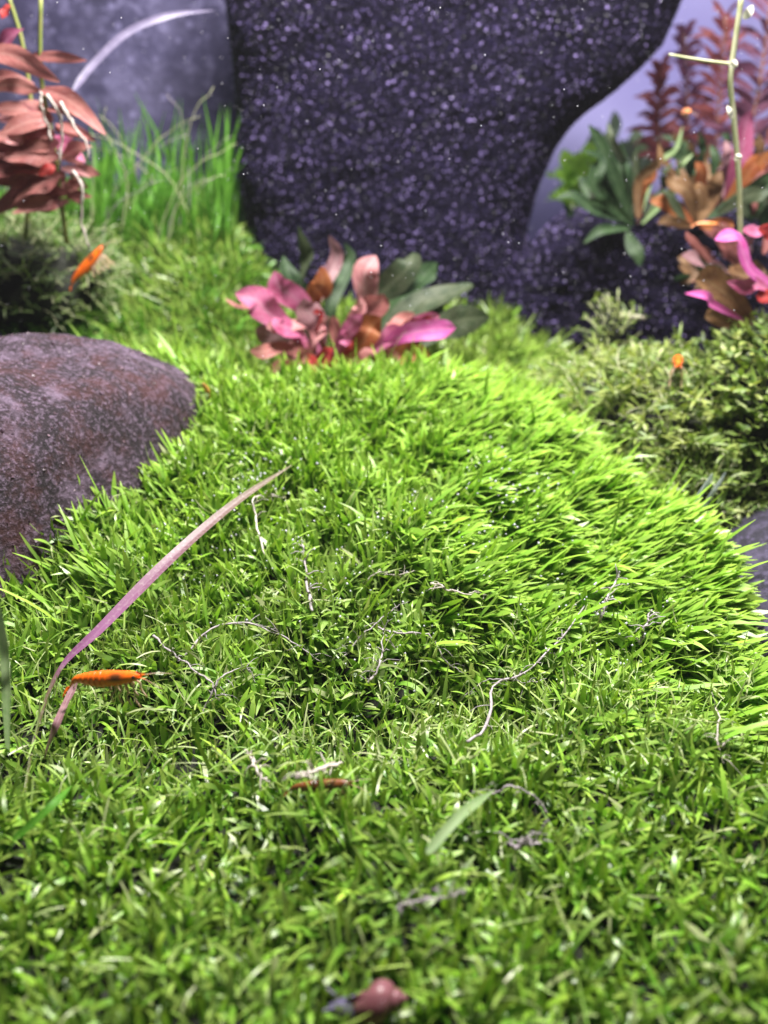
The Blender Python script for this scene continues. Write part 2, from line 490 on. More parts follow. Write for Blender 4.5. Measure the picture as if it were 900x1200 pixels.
# ------------------------------------------------------------------ setting: soil bed and rear panel
nx, ny = 150, 170
X, Y = np.meshgrid(np.linspace(-.60, .60, nx), np.linspace(.03, .80, ny))
Z = ground(X, Y) + RNG.normal(0, .0004, X.shape)
V = np.stack([X, Y, Z], -1).reshape(-1, 3)
idx = np.arange(nx * ny).reshape(ny, nx)
Q = np.stack([idx[:-1, :-1], idx[:-1, 1:], idx[1:, 1:], idx[1:, :-1]], -1).reshape(-1, 4)
tag(big_mesh('ground', V, Q, M['soil']), 'dark aquarium soil under the green carpet', kind='structure')
wall = new_mesh('back_wall', [(-.7, .79, -.1), (.7, .79, -.1), (.7, .79, .60), (-.7, .79, .60), (-.7, .80, -.1), (.7, .80, -.1), (.7, .80, .60), (-.7, .80, .60)],
                [(0, 1, 2, 3), (7, 6, 5, 4), (0, 4, 5, 1), (1, 5, 6, 2), (2, 6, 7, 3), (3, 7, 4, 0)], M['wall'], smooth=False)
tag(wall, 'lavender frosted rear panel of the tank', kind='structure')

# ------------------------------------------------------------------ rocks
boulder('rock', (-.235, .425, .025), (.045, .040, .040), M['rock_black'], 8.1, sub=4, amp=.12,
        label='small black stone tucked behind the brown boulder')
boulder('rock', (.180, .262, -.026), (.062, .085, .040), M['rock_grey'], 5.2, rot=-.2, sub=5, amp=.08,
        label='smooth slate violet stone at the edge where the carpet falls away')
boulder('rock', (-.26, .69, .12), (.20, .05, .24), M['rock_pale'], 2.4, sub=5, amp=.13,
        label='tall hazy grey stone behind the tall grass tuft')

def grains_on(V, Fc, n, rmin, rmax, parent, test, mat='grain'):
    V = np.asarray(V); T = []
    for f in Fc:
        T.append((f[0], f[1], f[2]))
        if len(f) == 4: T.append((f[0], f[2], f[3]))
    T = np.array(T); A, B, C = V[T[:, 0]], V[T[:, 1]], V[T[:, 2]]
    nn = np.cross(B - A, C - A); ar = np.linalg.norm(nn, axis=1); nn /= ar[:, None] + 1e-15
    ok = test((A + B + C) / 3, nn); ar = ar * ok
    pick = RNG.choice(len(T), n, p=ar / ar.sum())
    u, v = RNG.random(n), RNG.random(n); sw = u + v > 1; u[sw] = 1 - u[sw]; v[sw] = 1 - v[sw]
    P = A[pick] + (B - A)[pick] * u[:, None] + (C - A)[pick] * v[:, None]
    o8 = np.array([(1, 0, 0), (-1, 0, 0), (0, 1, 0), (0, -1, 0), (0, 0, 1), (0, 0, -1)], float)
    f8 = np.array([(0, 2, 4), (2, 1, 4), (1, 3, 4), (3, 0, 4), (2, 0, 5), (1, 2, 5), (3, 1, 5), (0, 3, 5)])
    r = rmin + (rmax - rmin) * RNG.random(n) ** 2
    sc = r[:, None, None] * (.6 + .8 * RNG.random((n, 6, 1)))
    VV = P[:, None, :] + o8[None] * sc + RNG.normal(0, .25, (n, 6, 3)) * r[:, None, None]
    QQ = (np.arange(n)[:, None, None] * 6 + f8[None]).reshape(-1, 3)
    o = big_mesh('grain', VV.reshape(-1, 3) - np.array(parent.location), QQ, M[mat], parent, {'rnd': np.repeat(RNG.random(n), 6)}, smooth=False)
    o['kind'] = 'stuff'
    return o

bo, bv, bf = boulder('rock', (-.170, .290, -.010), (.070, .128, .080), M['rock_brown'], 6.7, rot=-.75, sub=6, amp=.055, power=2.0, tilt=.22,
        label='large rounded brown and violet boulder with rusty red patches beside the carpet')
grains_on(bv, bf, 2600, .0002, .0007, bo, lambda c, n: (n[:, 2] > -.3), 'pebble')

def loft_rock(name, rows, Yf, depth, label, seed, ngr):
    root = thing(name, at(450, 400, Yf + depth / 2), label, 'rock')
    pts = [(at(xl, py, Yf), at(xr, py, Yf)) for py, xl, xr in rows]
    nz, na = 60, 96
    zs = np.array([p[0].z for p in pts]); xl = np.array([p[0].x for p in pts]); xr = np.array([p[1].x for p in pts])
    o = np.argsort(zs); zs, xl, xr = zs[o], xl[o], xr[o]
    zz = np.linspace(zs[0], zs[-1], nz)
    XL = np.interp(zz, zs, xl); XR = np.interp(zz, zs, xr)
    V = []
    for i in range(nz):
        for j in range(na):
            a = 2 * math.pi * j / na
            c, s = math.cos(a), math.sin(a)
            e = 2 / 3.2
            x = abs(c) ** e * math.copysign(1, c); y = abs(s) ** e * math.copysign(1, s)
            V.append(((XL[i] + XR[i]) / 2 + x * (XR[i] - XL[i]) / 2, Yf + depth / 2 + y * depth / 2, zz[i]))
    V = np.array(V)
    d = vnoise(V, 22, .003, seed, 3) + vnoise(V, 160, .0016, seed + 3, 2)
    V[:, 1] += d; V[:, 0] += .25 * d
    Fc = [(i * na + j, i * na + (j + 1) % na, (i + 1) * na + (j + 1) % na, (i + 1) * na + j) for i in range(nz - 1) for j in range(na)]
    Fc.append(tuple(range(na))[::-1]); Fc.append(tuple((nz - 1) * na + j for j in range(na)))
    body = new_mesh('body', V, Fc, M['rock_black'], root)
    grains_on(V, Fc[:-2], ngr, .00028, .00085, root, lambda c, n: (n[:, 1] < .2) & (c[:, 2] < .24))
    return root
loft_rock('rock', [(-160, 250, 880), (-60, 250, 850), (0, 252, 822), (50, 256, 800), (80, 259, 772), (110, 262, 738), (145, 265, 690), (180, 267, 664), (230, 270, 642), (280, 278, 628), (350, 290, 640), (420, 290, 660), (480, 285, 670)],
          .53, .10, 'tall black speckled rock with an overhanging shoulder behind the pink rosette plant', 4.0, 64000)
loft_rock('rock', [(256, 700, 870), (272, 664, 920), (300, 636, 950), (350, 622, 970), (410, 610, 980), (470, 600, 980)],
          .50, .07, 'low black speckled rock under the dark green fan plant', 9.0, 14000)

# ------------------------------------------------------------------ the carpet
def make_carpet():
    n = 300000
    x = RNG.uniform(-.30, .30, n); y = RNG.uniform(.055, .56, n)
    z = ground(x, y)
    px, py, t = project(x, y, z)
    keep = (px > -170) & (px < 1070) & (py < 1330) & (t > .05)
    # brown rock, right stone, back
    keep &= ~in_boulder(x, y) & ~((x < -.132) & (y > .218))
    keep &= ~((x > .116) & (y > .203) & (y < .345))
    keep &= ~((y > .40) & (x > -.075) & (RNG.random(n) < .35))
    keep &= ~((y > .345) & (x > .105))
    keep &= y < .56
    # bare, thin spots in the hollow
    hollow = np.exp(-((y - (.196 + .18 * np.clip(x, -.2, .05))) / .022) ** 2) * (1 - sstep(.0, .06, x))
    keep &= RNG.random(n) > .50 * hollow
    keep &= ~((y < .20) & (RNG.random(n) < .12))
    keep &= RNG.random(n) < .74
    patch = np.sin(70 * x + 3 * np.sin(40 * y)) * np.sin(64 * y + 2 * np.sin(50 * x))
    keep &= RNG.random(n) > .22 * sstep(.25, .9, patch) * (y < .26)
    x, y, z, hollow, patch = x[keep], y[keep], z[keep], hollow[keep], patch[keep]
    n = len(x)
    wA = sstep(-.02, .045, x) * sstep(.212, .25, y) * (1 - sstep(.37, .41, y))
    wA = np.maximum(wA, .65 * sstep(.05, .09, x) * sstep(.165, .20, y))
    wL = (1 - sstep(-.10, -.055, x)) * sstep(.22, .25, y)
    comb = RNG.random(n) < wA * .93
    left = (RNG.random(n) < wL * .7) & ~comb
    front = (y < RNG.normal(.222, .022, n)) & ~comb
    back = y > .385
    az = RNG.uniform(0, 2 * math.pi, n)
    # combed blades lean outwards, to the falling edge
    az[comb] = (RNG.normal(-.22, .32, n) + 3.0 * (y - .29))[comb]
    az[left] = (math.pi + RNG.normal(-.35, .55, n))[left]
    th0 = np.abs(RNG.normal(.45, .28, n)); kap = RNG.normal(.55, .55, n)
    th0[comb] = RNG.normal(1.02, .20, n)[comb]; kap[comb] = RNG.normal(.42, .40, n)[comb]
    th0[left] = RNG.normal(.75, .2, n)[left]
    th0[front] = np.abs(RNG.normal(.75, .40, n))[front]; kap[front] = RNG.normal(.9, 1.0, n)[front]
    L = RNG.uniform(.0080, .0150, n); W = RNG.uniform(.0012, .0020, n)
    L[comb] = RNG.uniform(.012, .0185, n)[comb]; W[comb] = RNG.uniform(.0017, .0027, n)[comb]
    L[left] = RNG.uniform(.011, .021, n)[left]
    L[front] = RNG.uniform(.0070, .0130, n)[front]; W[front] = RNG.uniform(.0009, .0016, n)[front]
    tall = RNG.random(n) < .018 + .05 * np.exp(-((x + .01) / .05) ** 2 - ((y - .235) / .03) ** 2); L[tall] *= 1.6; W[tall] *= .7; th0[tall] *= .6
    L[back] *= 1.3
    tw = RNG.normal(0, .5, n); tw[comb] = RNG.normal(0, .35, n)[comb]; tw[front] = RNG.normal(0, .8, n)[front]
    rnd = np.clip(RNG.normal(.50, .20, n), 0, 1)
    rnd[comb] = np.clip(RNG.normal(.60, .15, n), 0, 1)[comb]
    rnd = np.clip(rnd + .12 * patch * (y < .3), 0, 1)
    rnd[front] = np.clip(RNG.normal(.42, .30, n), 0, 1)[front]
    age = np.where(RNG.random(n) < .035 + .10 * hollow, RNG.uniform(.4, .95, n), RNG.uniform(0, .10, n))
    age[front] = np.where(RNG.random(n) < .04, RNG.uniform(.3, .9, n), RNG.uniform(0, .06, n))[front]
    age[comb] = np.where(RNG.random(n) < .012, RNG.uniform(.3, .9, n), RNG.uniform(0, .06, n))[comb]
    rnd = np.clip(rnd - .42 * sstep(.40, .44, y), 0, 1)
    dull = np.exp(-((x + .008) / .035) ** 2 - ((y - .248) / .026) ** 2) + .7 * np.exp(-((x + .085) / .03) ** 2 - ((y - .225) / .03) ** 2)
    dull = dull + .28 * sstep(.1, .9, np.sin(38 * x + 2.2 * np.sin(31 * y)) * np.sin(33 * y + 1.1)) * (y < .24)
    age = np.clip(age + dull * RNG.uniform(0, .30, n) * np.where(comb, .4, 1), 0, 1)
    rnd = np.clip(rnd - .30 * (y < .19) * RNG.random(n), 0, 1)  # dimmer light toward the front is put into the blade colour
    V, Q, A = blades(np.stack([x, y, z - .0008], 1), L, W, az, th0, kap, tw, rnd, age)
    return tag(big_mesh('carpet_grass', V, Q, M['carpet'], None, A), 'bright green carpet of short flat grass blades over the mound', kind='stuff')
make_carpet()

def make_back_turf():
    n = 26000
    x = RNG.uniform(-.34, -.02, n); y = RNG.uniform(.40, .66, n); z = ground(x, y)
    keep = ~in_boulder(x, y)
    keep &= RNG.random(n) < 1 - sstep(-.10, -.03, x)
    x, y, z = x[keep], y[keep], z[keep]; n = len(x)
    V, Q, A = blades(np.stack([x, y, z - .001], 1), RNG.uniform(.010, .022, n), RNG.uniform(.0011, .0020, n), RNG.uniform(0, 6.28, n),
                     np.abs(RNG.normal(.45, .3, n)), RNG.normal(.8, .6, n), RNG.normal(0, .7, n), np.clip(RNG.normal(.55, .22, n), 0, 1),
                     np.where(RNG.random(n) < .06, .6, RNG.uniform(0, .15, n)))
    return tag(big_mesh('carpet_grass', V, Q, M['back_grass'], None, A), 'looser green turf on the slope behind the brown boulder', kind='stuff')
make_back_turf()

# ------------------------------------------------------------------ bushes of small leaves
def bush(name, label, c, r, nst, slen, leafL, leafW, mat, stem_mat, droop=.2, up=.35, step=.0028, tone=(.5, .22), cat='plant'):
    root = thing(name, (c[0], c[1], gz(c[0], c[1])), label, cat)
    import bmesh
    bm = bmesh.new(); bmesh.ops.create_icosphere(bm, subdivisions=4, radius=1)
    P = np.array([v.co[:] for v in bm.verts]); Fc = [tuple(v.index for v in f.verts) for f in bm.faces]; bm.free()
    d = .80 + vnoise(P, 2.5, .18, c[0] * 40, 3)
    new_mesh('root_mass', P * d[:, None] * np.array(r) + np.array(c), Fc, M['soil'], root)
    sv = []; sf = []; nb = 0; B = []; AZ = []; TH = []; R_ = []
    for i in range(nst):
        while True:
            dvec = Vector((random.gauss(0, 1), random.gauss(0, 1), random.gauss(0, 1))).normalized()
            if dvec.z > -.35 and dvec.y < .75: break
        p = Vector((c[0] + dvec.x * r[0] * .8, c[1] + dvec.y * r[1] * .8, c[2] + dvec.z * r[2] * .8))
        g = (dvec + Vector((random.gauss(0, .6), random.gauss(0, .6), up + random.gauss(0, .4)))).normalized()
        L = random.uniform(.5, 1.2) * slen; k = max(3, int(L / step)); pts = [p.copy()]
        tone_s = random.gauss(tone[0], tone[1])
        for j in range(k):
            g = (g + Vector((random.gauss(0, .22), random.gauss(0, .22), random.gauss(0, .2) - droop * j / k))).normalized()
            p = p + g * (L / k); pts.append(p.copy())
            for s_ in range(2):
                B.append(p[:]); AZ.append(math.atan2(g.y, g.x) + random.choice((-1, 1)) * random.uniform(.5, 1.6))
                TH.append(random.uniform(.5, 1.5)); R_.append(tone_s + random.gauss(0, .1) + .18 * j / k)
        v, f = tube_data(pts, .00035, .0002, len(pts), 4, 0, nb); sv.append(v); sf += f; nb += len(v)
    new_mesh('stems', np.vstack(sv), sf, stem_mat, root)['kind'] = 'stuff'
    n = len(B)
    V, Q, A = blades(np.array(B), RNG.uniform(.7, 1.25, n) * leafL, RNG.uniform(.75, 1.2, n) * leafW, np.array(AZ), np.array(TH), RNG.normal(.5, .5, n),
                     RNG.normal(0, .6, n), np.clip(np.array(R_), 0, 1), np.where(RNG.random(n) < .05, .6, 0.05), prof=np.array([.25, .85, 1.0, .75, .1]))
    f = big_mesh('foliage', V - np.array(root.location), Q, mat, root, A); f['kind'] = 'stuff'
    return root
bush('bushy_plant', 'small leaved green bush spilling over the slate violet stone', (.190, .372, .014), (.066, .064, .052), 620, .017, .0058, .0024, M['bush'], M['stem_green'], tone=(.42, .25))
bush('bushy_plant', 'pale wispy yellow green bush at the foot of the tall black rock', (.122, .388, .002), (.064, .062, .040), 640, .020, .0075, .0013, M['bush'], M['stem_pale'], tone=(.66, .2))
bush('bushy_plant', 'low wispy fringe of green between the carpet and the bushes', (.128, .345, -.004), (.040, .030, .020), 330, .016, .0070, .0012, M['bush'], M['stem_pale'], tone=(.5, .2))
bush('moss_tuft', 'upright wisp of pale moss against the low black rock', tuple(at(712, 405, .44)), (.007, .007, .022), 40, .012, .005, .0007, M['bush'], M['stem_pale'], up=1.0, tone=(.7, .15), cat='moss')
bush('moss_tuft', 'dull grey green moss mass below the salmon leaved stem plant', tuple(at(30, 330, .47)), (.050, .04, .028), 300, .018, .007, .0009, M['moss'], M['stem_pale'], tone=(.5, .3), cat='moss')
bush('moss_tuft', 'dim green moss between the rosette plant and the wispy bush', tuple(at(600, 460, .47)), (.045, .03, .012), 190, .012, .006, .0012, M['bush'], M['stem_green'], tone=(.2, .15), cat='moss')

# ------------------------------------------------------------------ tall grass tuft (rear, behind the boulder)
def tall_grass(name, label, specs, mat, w, Yb, group=None):
    root = thing(name, at(specs[0][0][0], specs[0][0][1], Yb), label, 'grass')
    for pts in specs:
        y = Yb + random.uniform(-.025, .025)
        P = [at(a, b, y + .008 * i * random.uniform(-1, 1)) for i, (a, b) in enumerate(pts)]
        leaf(root, P, w * random.uniform(.7, 1.3), hint_rand(.1, .35), mat, 'blade', prof='strap', nv=3, nu=9, ruffle=.05)
    return root
specs = []
for i in range(150):
    bx = random.uniform(110, 275); by = random.uniform(262, 320)
    h = random.uniform(50, 165) ; lean = random.gauss(0, 18)
    specs.append([(bx, by), (bx + lean * .3, by - h * .5), (bx + lean + random.gauss(0, 6), by - h)])
specs += [[(190, 300), (182, 200), (165, 118)], [(200, 290), (187, 190), (158, 112)], [(150, 290), (133, 180), (112, 112)], [(268, 300), (268, 200), (264, 125)], [(258, 300), (262, 210), (268, 130)]]
tall_grass('grass_tuft', 'tall upright green grass tuft on the rear slope beside the tall black rock', specs, M['tuft'], .0017, .545)

rt = thing('wispy_stems', at(200, 300, .53), 'pale wispy stems tangled in the tall grass tuft on the rear slope', 'plant')
for i in range(16):
    bx = random.uniform(105, 265); by = random.uniform(250, 300); y = .525 + random.uniform(-.02, .02)
    h = random.uniform(50, 160); l = random.gauss(0, 35)
    tube('stem', [at(bx, by, y), at(bx + l * .3, by - h * .5, y), at(bx + l, by - h * .85, y - .004), at(bx + l * 1.7, by - h, y - .006)], .00034, .00014, M['stem_pale'] if i % 3 else M['dead'], rt, n=12, k=4, wob=.0006)

# ------------------------------------------------------------------ rosette plant in the middle
def leaf_list(name, label, base, Yb, rows, cat='plant', group=None, up=.45, ruf=.24, tws=.4, wk=1.0, prof='spat'):
    root = thing(name, at(base[0], base[1], Yb), label, cat, group)
    for (bx, by, tx, ty, w, mk, dy0, dy1, bend) in rows:
        b = at(bx, by, Yb + dy0); t = at(tx, ty, Yb + dy1)
        mid = (b + t) / 2 + Vector((0, -.2, 1)) * bend * (t - b).length
        wm = wk * w * Yb / F * random.uniform(.85, 1.15)
        jit = Vector((random.gauss(0, .08), random.gauss(0, .1), random.gauss(0, .06))) * (t - b).length
        q = b + (t - b) * .78 + Vector((0, -.3, 1)) * bend * (t - b).length * .75 - jit * .5
        leaf(root, [b, mid + jit, q, t], wm, hint_rand(up, .4), M[mk], ruffle=ruf, nu=15, nv=7, twist=random.gauss(0, tws), fold=random.uniform(.05, .4), prof=prof)
    return root
rose = [
 (372, 425, 350, 264, 34, 'grey_green', .030, .045, -.02), (385, 420, 386, 276, 24, 'mauve', .024, .035, .0), (395, 420, 404, 284, 28, 'dark_green', .03, .05, .02),
 (400, 420, 440, 300, 46, 'dusty', .02, .035, .05), (415, 420, 485, 296, 50, 'grey_green', .03, .05, .05), (420, 425, 512, 308, 44, 'dark_green', .035, .05, .05),
 (430, 425, 552, 332, 54, 'grey_green', .02, .04, .08), (440, 430, 574, 372, 50, 'grey_green', .01, .02, .10), (440, 425, 530, 350, 40, 'grey_green', .02, .03, .08),
 (380, 420, 332, 300, 26, 'dark_green', .02, .04, .0),
 (372, 415, 276, 344, 46, 'pink', .0, -.005, .10), (370, 405, 322, 318, 40, 'pink', .012, .012, .02), (345, 395, 264, 350, 16, 'salmon', .004, .0, .05),
 (366, 398, 378, 312, 32, 'orange_leaf', .015, .018, .0), (380, 412, 356, 350, 34, 'mauve', .004, .0, .02), (368, 425, 322, 372, 34, 'pink', -.004, -.012, .08),
 (384, 425, 424, 368, 26, 'pink', -.004, -.010, .05), (392, 428, 412, 386, 20, 'pink', -.008, -.016, .05), (370, 428, 378, 372, 30, 'dusty', .0, -.006, .0),
 (400, 415, 450, 345, 36, 'brown_red', .008, .004, .06), (405, 425, 446, 372, 40, 'orange_leaf', .0, -.004, .04), (372, 430, 293, 411, 20, 'salmon', -.01, -.02, .10),
 (368, 432, 316, 436, 18, 'brown_red', -.01, -.022, .12), (366, 425, 394, 434, 24, 'red', -.012, -.03, .25), (352, 415, 372, 442, 18, 'red', -.012, -.026, .2),
 (430, 425, 534, 384, 28, 'hot_pink', -.002, -.012, .10), (428, 422, 486, 368, 28, 'salmon', .004, .0, .08), (425, 430, 505, 424, 38, 'orange_leaf', -.004, -.014, .16),
 (420, 430, 470, 420, 26, 'brown_red', -.006, -.012, .1), (430, 420, 515, 370, 24, 'pink', .004, .004, .1), (405, 430, 440, 415, 22, 'brown_red', -.01, -.016, .1),
 (360, 430, 300, 385, 30, 'mauve', .004, -.004, .1), (375, 432, 345, 415, 26, 'salmon', -.012, -.018, .1),
]
for k in range(16):
    a = random.uniform(300, 520); b = random.uniform(345, 425)
    rose.append((400 + (a - 400) * .35 + random.gauss(0, 6), 428 + random.gauss(0, 3), a, b, random.uniform(16, 30), random.choice(['salmon', 'pink', 'red', 'pink', 'grey_green', 'dusty']), random.uniform(-.006, .012), random.uniform(-.014, .012), random.uniform(.02, .12)))
leaf_list('rosette_plant', 'pink, red and dark green leaved rosette plant before the tall black rock', (400, 435), .412, rose, wk=.85)

# ------------------------------------------------------------------ salmon stem plant at the left
def salmon_plant():
    Yb = .43
    root = thing('stem_plant', at(75, 275, Yb), 'salmon pink leaved stem plant with hanging white roots above the boulder', 'plant')
    tube('stem', [at(78, 285, Yb), at(70, 220, Yb), at(62, 165, Yb), at(50, 105, Yb), at(47, 60, Yb), at(48, -10, Yb)], .0012, .0009, M['stem_green'], root)
    tube('stem', [at(30, 280, Yb + .02), at(38, 160, Yb + .02), at(28, 60, Yb + .02), at(8, -10, Yb + .02)], .0012, .0009, M['stem_green'], root)
    rows = [
     (48, 103, 124, 158, 30, 'salmon', 0, -.012, .10), (34, 66, 102, 71, 17, 'brown_red', 0, -.005, .02), (-30, 62, 70, 96, 34, 'salmon', 0, -.012, .10),
     (-8, 66, 28, 34, 26, 'pink', .006, .0, .06), (46, 106, -20, 106, 22, 'salmon', 0, -.012, .10), (40, 100, -20, 90, 24, 'brown_red', .01, .005, .05),
     (60, 135, -15, 128, 24, 'salmon', 0, -.010, .05), (62, 138, 2, 156, 30, 'salmon', -.002, -.014, .05), (64, 170, -15, 160, 30, 'salmon', 0, -.010, .05),
     (66, 180, 4, 186, 42, 'salmon', -.002, -.012, .05), (70, 200, -5, 215, 44, 'salmon', 0, -.008, .05), (72, 205, 18, 236, 40, 'salmon', -.002, -.01, .05),
     (70, 185, 108, 172, 26, 'salmon', 0, -.006, .06), (82, 205, 118, 205, 20, 'salmon', 0, -.006, .12), (74, 232, 40, 246, 34, 'brown_red', 0, -.006, .06),
     (60, 160, 100, 190, 26, 'pink', .004, .0, .05), (64, 195, 45, 205, 18, 'red', -.008, -.012, .05), (64, 150, 112, 165, 22, 'brown_red', .01, .01, .1),
     (76, 215, 96, 240, 22, 'brown_red', .004, .002, .05), (10, 5, 2, 22, 14, 'red', .0, -.004, .0), (30, 170, -30, 200, 40, 'salmon', .012, .012, .05),
     (50, 220, -10, 250, 40, 'brown_red', .012, .012, .05), (55, 112, 84, 118, 16, 'brown_red', .01, .01, .1)]
    for k in range(26):
        y0 = 128 + k * 4.3; sd = -1 if k % 4 else 1
        rows.append((58 + (y0 - 128) * .2 + random.gauss(0, 3), y0, (random.uniform(-25, 22) if sd < 0 else random.uniform(98, 118)), y0 + random.uniform(-8, 18), random.uniform(20, 34) * (1 if sd < 0 else .6), random.choice(['salmon', 'salmon', 'dusty', 'dusty', 'brown_red']), random.uniform(-.006, .014), random.uniform(-.016, .012), random.uniform(.0, .12)))
    for (bx, by, tx, ty, w, mk, dy0, dy1, bend) in rows:
        w *= .68
        b = at(bx, by, Yb + dy0); t = at(tx, ty, Yb + dy1)
        leaf(root, [b, (b + t) / 2 + Vector((0, -.2, 1)) * bend * (t - b).length, t], w * Yb / F, hint_rand(.55, .3), M[mk], ruffle=.34, nu=15, nv=7, twist=random.gauss(0, .35))
    for pts in ([(46, 107), (50, 135), (60, 165)], [(56, 110), (68, 135), (73, 160), (70, 192)], [(70, 120), (85, 145), (98, 165), (103, 188)], [(85, 200), (96, 225), (95, 262), (105, 290)]):
        tube('root', [at(a, b, Yb - .016) for a, b in pts], .00075, .0005, M['root'], root, n=18, wob=.0003)
salmon_plant()

# ------------------------------------------------------------------ plants at the right
leaf_list('broad_leaf_plant', 'magenta and bronze broad leaved plant rising out of the small leaved bush', (900, 375), .40, [
 (925, 345, 838, 281, 30, 'hot_pink', .0, -.01, .10), (930, 350, 852, 318, 40, 'bronze', .008, .0, .05), (930, 362, 852, 330, 20, 'pink', -.006, -.012, .06),
 (885, 382, 803, 344, 15, 'hot_pink', -.002, -.008, .06), (885, 375, 815, 328, 34, 'bronze', .008, .002, .08), (930, 280, 888, 268, 18, 'red', 0, -.004, .0),
 (930, 350, 886, 346, 16, 'red', -.012, -.014, .0), (930, 300, 868, 270, 24, 'pink', .006, .004, .08), (890, 380, 826, 372, 26, 'bronze', .01, .006, .05)])
leaf_list('fan_plant', 'dark green narrow leaved fan plant on the low black rock', (745, 262), .50, [
 (742, 262, 690, 146, 20, 'dark_green', .0, .0, .05), (744, 262, 712, 143, 16, 'grey_green', .01, .01, .03), (738, 262, 652, 232, 20, 'dark_green', -.004, -.01, .08),
 (738, 262, 682, 176, 22, 'dark_green', 0, -.008, .06), (745, 262, 748, 170, 15, 'grey_green', .01, .01, .0), (748, 262, 772, 168, 14, 'bronze', .0, -.004, .0),
 (748, 262, 765, 190, 18, 'orange_leaf', .006, .0, .0), (742, 264, 690, 235, 22, 'dark_green', -.006, -.014, .12), (752, 262, 812, 180, 14, 'pale_green', .0, -.004, .03),
 (744, 262, 726, 160, 16, 'dark_green', .015, .02, .02), (738, 268, 684, 285, 18, 'dark_green', -.008, -.016, .15), (750, 262, 790, 190, 18, 'grey_green', .01, .01, .0),
 (735, 272, 750, 312, 24, 'dark_green', -.012, -.022, .1), (748, 262, 800, 148, 12, 'pale_green', .02, .02, .02), (744, 262, 700, 200, 24, 'dark_green', .004, .002, .05)], ruf=.08, tws=.12, wk=.72, prof='oval')
leaf_list('bronze_plant', 'orange and bronze leaved plant beside the fan plant', (820, 265), .475, [
 (812, 262, 762, 236, 34, 'orange_leaf', 0, -.006, .12), (815, 262, 782, 200, 30, 'bronze', .01, .01, .05), (818, 262, 812, 205, 28, 'bronze', .01, .01, .0),
 (820, 262, 845, 200, 30, 'bronze', .008, .008, .03), (840, 250, 905, 225, 26, 'grey_green', -.006, -.012, .08), (845, 250, 905, 175, 34, 'orange_leaf', .006, .0, .08),
 (850, 240, 880, 130, 36, 'pink', .012, .01, .04), (830, 255, 915, 205, 30, 'dark_green', .0, .0, .06), (820, 265, 860, 266, 20, 'orange_leaf', -.008, -.016, .1),
 (860, 240, 920, 140, 34, 'salmon', .014, .012, .04), (810, 265, 770, 262, 24, 'bronze', -.006, -.01, .12), (835, 250, 815, 190, 26, 'orange_leaf', .014, .014, .0),
 (850, 235, 850, 165, 30, 'mauve', .02, .02, .0), (805, 262, 775, 225, 24, 'grey_green', -.004, -.008, .06)], wk=.62, prof='oval', tws=.25)
def fill_leaves(name, label, base, Yb, n, box, w, mats, cat='plant'):
    root = thing(name, at(base[0], base[1], Yb), label, cat)
    for i in range(n):
        tx = random.uniform(box[0], box[2]); ty = random.uniform(box[1], box[3])
        bx = tx + (base[0] - tx) * random.uniform(.25, .6); by = min(base[1], ty + random.uniform(25, 60))
        y = Yb + random.uniform(-.025, .025)
        b = at(bx, by, y); t = at(tx, ty, y + random.uniform(-.012, .012))
        leaf(root, [b, (b + t) / 2 + Vector((random.gauss(0, .003), random.gauss(0, .003), random.uniform(0, .005))), t], random.uniform(.7, 1.3) * w, hint_rand(.4, .5), M[random.choice(mats)], ruffle=.3, nu=9, twist=random.gauss(0, .4))
    return root
fill_leaves('leafy_plant', 'tangled dark olive and brown leafy plant filling the gap below the red feathery stems', (840, 275),   .535, 90, (755, 150, 940, 262), .0068, ['dark_green', 'bronze', 'bronze', 'brown_red', 'grey_green', 'dark_green'])
fill_leaves('leafy_plant', 'dim green leafy plant hugging the foot of the tall black rock behind the fan plant', (715, 275), .545, 34, (655, 180, 760, 262), .0060, ['dark_green', 'dark_green', 'grey_green'])
fill_leaves('leafy_plant', 'dark red brown leafy plant behind the magenta plant', (880, 330), .46, 34, (790, 262, 960, 340), .0075, ['bronze', 'brown_red', 'dark_green', 'mauve'])
# bright plant glimpsed through the gap
gap = leaf_list('lime_plant', 'bright lime green leafy plant glimpsed beside the black rock', (690, 235), .70, [
 (690, 240, 640, 205, 26, 'lime', 0, 0, .1), (690, 240, 660, 175, 26, 'lime', 0, .0, .05), (690, 240, 690, 165, 24, 'lime', .01, .01, 0), (700, 240, 650, 225, 24, 'lime', -.01, -.01, .1),
 (700, 240, 720, 130, 26, 'pale_green', .02, .02, .0), (710, 240, 745, 150, 28, 'pale_green', .02, .02, .0), (705, 240, 700, 150, 26, 'pale_green', .02, .02, .0),
 (720, 240, 775, 160, 26, 'pale_green', .02, .02, .0), (680, 245, 640, 235, 26, 'lime', -.005, -.01, .1), (685, 240, 672, 190, 30, 'lime', -.005, -.01, .0), (690, 245, 664, 215, 28, 'lime', -.008, -.01, .0)])

